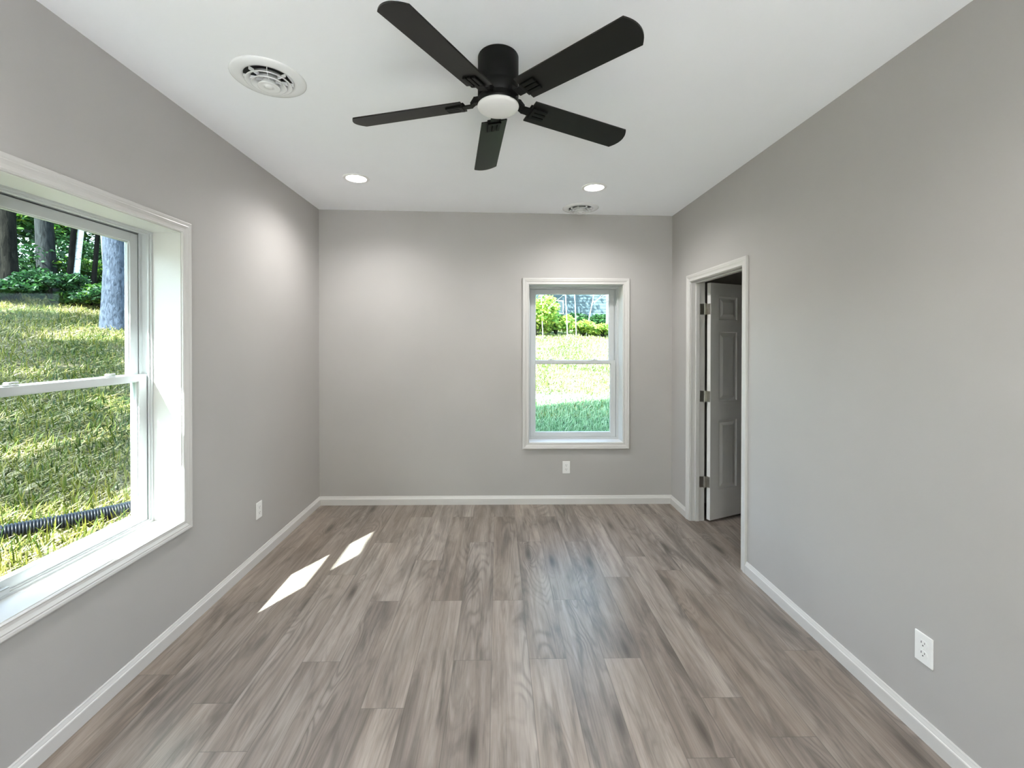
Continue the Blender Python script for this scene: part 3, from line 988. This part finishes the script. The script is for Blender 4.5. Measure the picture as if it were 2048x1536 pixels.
# ------------------------------------------------------------------ corrugated drain pipe on the ground
pp = []
for t in np.linspace(-1.4, 1.25, 620):
    x = -3.22 + .235 * t / .5 * .5 * 1.0 + .06 * math.sin(1.6 * t)
    y = 3.28 + .40 * t
    pp.append((x, y))
pts, rad = [], []
for i, (x, y) in enumerate(pp):
    s = i % 8
    pts.append((x, y, float(ground_z(x, y)) + .062))
    rad.append(.060 if s in (0, 1, 2, 3) else (.0565 if s in (4, 7) else .051))
p = MB().tube(pts, rad, 20).build('drain_pipe', M['pipe'])
tag(p, 'black corrugated drain pipe lying on the grass outside the large window', 'pipe')

# ------------------------------------------------------------------ plants
def leaf_cloud(name, material, blobs, n, size, seed, parent, bias=0.0):
    r = np.random.default_rng(seed)
    blobs = np.array(blobs, float)                 # cx, cy, cz, rx, rz
    wgt = blobs[:, 3] ** 2 * blobs[:, 4]; wgt /= wgt.sum()
    b = blobs[r.choice(len(blobs), n, p=wgt)]
    dv = r.normal(size=(n, 3)); dv /= np.linalg.norm(dv, axis=1)[:, None]
    rr = r.random(n) ** .45
    c = b[:, :3] + dv * rr[:, None] * np.stack([b[:, 3], b[:, 3], b[:, 4]], 1)
    a = r.normal(size=(n, 3)); a[:, 2] *= .6; a /= np.linalg.norm(a, axis=1)[:, None]
    q = np.cross(a, r.normal(size=(n, 3))); q /= np.linalg.norm(q, axis=1)[:, None]
    s = size * r.uniform(.6, 1.35, n)[:, None]
    up = np.array([0, 0, 1.0])[None] * s * .12
    return soup(name, material, c - a * s, c + q * s * .42 + up, c + a * s, c - q * s * .42 + up, np.clip(r.normal(.45 + bias, .26, n), 0, 1), parent)

def gz(x, y): return float(ground_z(x, y))

def trunk(name, material, base, top, r0_, r1_, parent, seed=0, branches=0, flare=1.22):
    rn = random.Random(seed); mb = MB()
    base, top = Vector(base), Vector(top)
    pts, rad = [], []
    N = 14
    for i in range(N + 1):
        t = i / N
        wob = Vector((rn.uniform(-1, 1), rn.uniform(-1, 1), 0)) * r0_ * .05 * (0 if i == 0 else 1)
        pts.append(base.lerp(top, t) + wob)
        rad.append((r0_ + (r1_ - r0_) * t) * (1 + (flare - 1) * max(0, 1 - t * 9) ** 2) * rn.uniform(.985, 1.015))
    pts[0] = pts[0] - Vector((0, 0, .15))
    mb.tube(pts, rad, 14)
    for b in range(branches):
        t = rn.uniform(.25, .95); p = base.lerp(top, t); a = rn.uniform(0, 2 * PI); L = rn.uniform(.8, 2.0) * (1.2 - t * .6)
        q = p + Vector((math.cos(a) * L, math.sin(a) * L, rn.uniform(.2, .9) * L))
        rr_ = (r0_ + (r1_ - r0_) * t) * .35
        mb.tube([p, p.lerp(q, .5) + Vector((0, 0, .08)), q], [rr_, rr_ * .6, rr_ * .2], 6)
    return mb.build(name, material, parent)

def tree(x, y, hgt, rad, lean, bark, leaf, label, group=None, n=2600, crown=None, seed=0, size=.11, tilt=(0, 0), name='tree', branches=5):
    z = gz(x, y)
    r = root(name, (x, y, z), label, 'tree', group)
    trunk('trunk', bark, (0, 0, 0), (tilt[0] * hgt, tilt[1] * hgt, hgt), rad, rad * .55, r, seed, branches)
    if n:
        rn = random.Random(seed + 100)
        c0, c1, cr = crown
        bl = [(tilt[0] * hgt * .8 + rn.uniform(-cr, cr) * .8, tilt[1] * hgt * .8 + rn.uniform(-cr, cr) * .8, rn.uniform(c0, c1), cr * rn.uniform(.35, .7), cr * rn.uniform(.22, .42)) for _ in range(12)]
        leaf_cloud('foliage', leaf, bl, n, size, seed, r)
    return r

WOODS = 'trees of the woods outside the large window'
tree(-9.09, 10.54, 9.5, .26, 0, M['bark_grey'], M['leaf'], 'thick blue-grey tree trunk nearest the window side jamb, at the edge of the yard', WOODS, 1500, (7.0, 9.5, 2.0), 1)
tree(-13.37, 13.21, 10.5, .225, 0, M['bark'], M['leaf'], 'tall straight grey pine trunk leaning slightly at the woods edge', WOODS, 1500, (8.0, 10.5, 2.0), 2, tilt=(-.035, -.02))
tree(-13.04, 11.86, 10.5, .20, 0, M['bark_dark'], M['leaf_dark'], 'dark mottled trunk at the far left edge of the window view', WOODS, 2200, (6.0, 10.0, 2.2), 3, tilt=(-.03, .0))
tree(-12.64, 13.03, 8.0, .075, 0, M['bark_dark'], M['leaf_dark'], 'thin dark crooked trunk just beside the white birch', WOODS, 1200, (5.0, 8.0, 1.4), 4, tilt=(.05, .05))
tree(-12.58, 13.15, 9.0, .08, 0, M['birch'], M['leaf'], 'slender white birch with black markings inside the woods', WOODS, 1200, (6.0, 9.0, 1.4), 5, tilt=(.05, .065), branches=2)
tree(-12.30, 13.45, 8.5, .065, 0, M['bark_dark'], M['leaf_dark'], 'thin black trunk right behind the white birch', WOODS, 900, (6.0, 8.5, 1.3), 6, tilt=(.04, .05))
tree(-12.0, 13.6, 6.5, .035, 0, M['bark_pale'], M['leaf'], 'very thin pale sapling leaning between birch and thick trunk', WOODS, 700, (4.2, 6.5, 1.0), 7, tilt=(-.06, -.02), branches=2)

rn = random.Random(77)
i = 0
for (x, y) in ((-17.5, 14.2), (-19.6, 15.8), (-16.6, 16.4), (-15.2, 17.0), (-20.8, 18.4), (-18.4, 19.6), (-16.4, 19.8), (-14.8, 19.2), (-23.5, 20.5), (-21.2, 22.4), (-18.6, 23.6), (-16.4, 22.8),
               (-21.5, 15.2), (-13.9, 16.2)):
    tree(x, y, rn.uniform(8.5, 11), rn.uniform(.09, .17), 0, M['bark_dark'] if i % 3 else M['bark'], M['leaf'] if i % 2 else M['leaf_dark'],
         'leafy green tree deep in the dense woods behind the nearer trunks', 'leafy trees deep in the woods', 5200, (2.2, 9.5, 2.5), 200 + i, size=.15)
    i += 1
def shrub(x, y, rad, hgt, leaf, label, group, n, seed, size=.075, bias=0.0, name='shrub'):
    z = gz(x, y)
    r = root(name, (x, y, z), label, 'shrub', group)
    rn2 = random.Random(seed)
    mb = MB()
    for q in range(6):
        a = rn2.uniform(0, 2 * PI); e = Vector((math.cos(a) * rad * .55, math.sin(a) * rad * .55, hgt * rn2.uniform(.6, .95)))
        mb.tube([(0, 0, -.05), e * .5 + Vector((0, 0, .08)), e], [.016, .011, .005], 6)
    mb.build('stems', M['bark_dark'], r)
    bl = [(rn2.uniform(-rad, rad) * .6, rn2.uniform(-rad, rad) * .6, hgt * rn2.uniform(.25, .8), rad * rn2.uniform(.3, .55), hgt * rn2.uniform(.16, .3)) for _ in range(9)]
    leaf_cloud('foliage', leaf, bl, n, size, seed, r, bias)
    return r
i = 0
for (x, y, rd, hh) in ((-13.6, 11.0, .8, .75), (-12.7, 11.6, .8, .6), (-12.0, 12.0, .8, .95), (-11.5, 12.5, .75, .6), (-10.9, 12.4, .75, .65), (-10.2, 12.5, .75, .8), (-13.9, 11.9, .8, 1.1), (-15.0, 12.6, 1.3, 1.3), (-14.1, 13.6, 1.3, 1.5), (-13.1, 14.3, 1.3, 1.2), (-12.0, 14.4, 1.2, 1.1), (-11.2, 14.6, 1.2, 1.3), (-16.0, 13.6, 1.4, 1.8), (-14.6, 15.0, 1.5, 2.2), (-13.0, 15.6, 1.4, 2.0), (-17.4, 12.9, 1.4, 1.6)):
    shrub(x, y, rd, hh, M['leaf'] if i % 3 == 0 else M['leaf_dark'], 'low green undergrowth bush along the edge of the woods', 'undergrowth bushes at the woods edge', 2400, 400 + i, .07)
    i += 1

# beyond the small window
shrub(1.30, 14.5, .80, 1.35, M['leaf_pale'], 'tall yellow-green bush on the far left of the small window view', 'bushes beyond the lawn', 2600, 501, .085, .12)
shrub(2.0, 14.9, .65, .98, M['leaf_pale'], 'yellow-green bush just left of the white saplings', 'bushes beyond the lawn', 2000, 502, .085, .05)
shrub(2.85, 14.6, .70, .50, M['leaf_pale'], 'low yellow-green bush right of the white saplings', 'bushes beyond the lawn', 1400, 503, .075, .1)
shrub(3.5, 14.4, .65, .45, M['leaf_pale'], 'lowest green bush at the foot of the birch', 'bushes beyond the lawn', 1200, 504, .075, .0)
shrub(3.05, 18.2, .9, .62, M['leaf_dark'], 'dark green bush in front of the blue-grey house', 'bushes beyond the lawn', 2000, 505, .09, .1)
shrub(4.9, 19.0, .9, .60, M['leaf_dark'], 'dark green bush under the corner of the blue-grey house', 'bushes beyond the lawn', 2000, 506, .09, .1)
SAP = 'pale saplings beyond the lawn'
tree(2.29, 14.19, 3.6, .018, 0, M['bark_pale'], M['leaf_pale'], 'straight white sapling, tallest of those in the small window', SAP, 260, (2.0, 3.6, .5), 601, tilt=(-.05, 0), size=.07, name='sapling', branches=5)
tree(2.62, 14.43, 2.6, .018, 0, M['bark_pale'], M['leaf_pale'], 'pale sapling bending towards the straight white one', SAP, 160, (1.6, 2.5, .4), 602, tilt=(-.04, 0), size=.07, name='sapling', branches=4)
tree(2.95, 14.55, 3.2, .016, 0, M['bark_pale'], M['leaf_pale'], 'pale sapling slanting away towards the birch', SAP, 240, (1.7, 3.0, .5), 603, tilt=(.20, 0), size=.075, name='sapling', branches=5)
tree(1.47, 14.0, 2.0, .014, 0, M['bark_pale'], M['leaf_pale'], 'short pale sapling in front of the tall yellow-green bush', SAP, 140, (1.0, 1.9, .35), 604, tilt=(-.05, 0), size=.07, name='sapling', branches=4)
tree(4.02, 15.67, 7.0, .11, 0, M['birch'], M['leaf_pale'], 'white birch trunk at the edge of the small window view', None, 900, (3.6, 7.0, 1.5), 605, tilt=(.0, 0), size=.09)
tree(2.45, 21.2, 8.0, .13, 0, M['birch'], M['leaf_pale'], 'bright birch trunk standing left of the blue-grey house', None, 1800, (3.0, 8.0, 1.9), 606, tilt=(.0, 0), size=.11)
i = 0
for x, y in ((-.9, 21.5), (.1, 24.5), (-.6, 28.5), (9.6, 21.0), (11.4, 24.0)):
    tree(x, y, 8.5, .13, 0, M['bark_dark'], M['leaf_pale'] if i % 2 else M['leaf'], 'leafy tree standing among others beside the blue-grey house', 'trees beside the blue-grey house', 4200, (1.2, 8.5, 2.3), 700 + i, size=.14)
    i += 1
# trees standing off to the left of the yard: their shade falls on the slope
i = 0
for x, y, hg in ((-7.7, -1.0, 6.0), (-9.2, 1.0, 6.6), (-11.2, 3.3, 7.0), (-13.4, 4.6, 7.4)):
    tree(x, y, hg, .17, 0, M['bark_dark'], M['leaf'], 'leafy yard tree standing out of view whose shade falls on the slope', 'yard trees shading the slope', 2600, (3.6, hg, 1.15 + .15 * i), 800 + i, size=.15)
    i += 1

# neighbour's house
hz = 2.6
hr = root('neighbour_house', (5.2, 28.0, hz), 'blue-grey clapboard house beyond the bushes in the small window', 'house')
mb = MB(); W_, D_, HH_ = 2.6, 3.0, 3.4
nb_ = int(HH_ / .15)
for q in range(nb_):
    z0_ = -.6 + q * .15 * 1.18
    z1_ = z0_ + .18
    mb.add([(-W_, -D_ - .02, z0_), (W_, -D_ - .02, z0_), (W_, -D_, z1_), (-W_, -D_, z1_)], [(0, 1, 2, 3)])
    mb.add([(-W_ - .02, -D_, z0_), (-W_ - .02, D_, z0_), (-W_, D_, z1_), (-W_, -D_, z1_)], [(0, 1, 2, 3)])
    mb.add([(W_ + .02, -D_, z0_), (W_ + .02, D_, z0_), (W_, D_, z1_), (W_, -D_, z1_)], [(0, 1, 2, 3)])
mb.box((-W_ + .01, -D_ + .01, -1.0), (W_ - .01, D_ - .01, 3.3))
mb.build('siding', M['siding'], hr)
for x in (-W_, W_):
    MB().box((x - .08, -D_ - .035, -1.0), (x + .08, -D_ + .06, 3.35)).build('corner_board', M['siding_trim'], hr)
mb = MB()
mb.add([(-W_ - .4, -D_ - .5, 3.25), (W_ + .4, -D_ - .5, 3.25), (W_ + .4, 0, 5.3), (-W_ - .4, 0, 5.3), (-W_ - .4, D_ + .5, 3.25), (W_ + .4, D_ + .5, 3.25),
        (-W_ - .4, -D_ - .5, 3.10), (W_ + .4, -D_ - .5, 3.10), (-W_ - .4, D_ + .5, 3.10), (W_ + .4, D_ + .5, 3.10)],
       [(0, 1, 2, 3), (3, 2, 5, 4), (6, 8, 9, 7), (0, 6, 7, 1), (4, 5, 9, 8), (0, 3, 4, 8, 6), (1, 7, 9, 5, 2)])
mb.build('roof', M['roofing'], hr)
mb = MB(); rect_frame(mb, .30, .5, 1.3, .06, .06, .06, 0, .06)
wfr = mb.build('window_frame', M['siding_trim'], hr); wfr.location = (-1.7, -D_ - .06, 0)
MB().box((-.25, .02, .55), (.25, .03, 1.25)).build('pane', M['house_pane'], wfr)
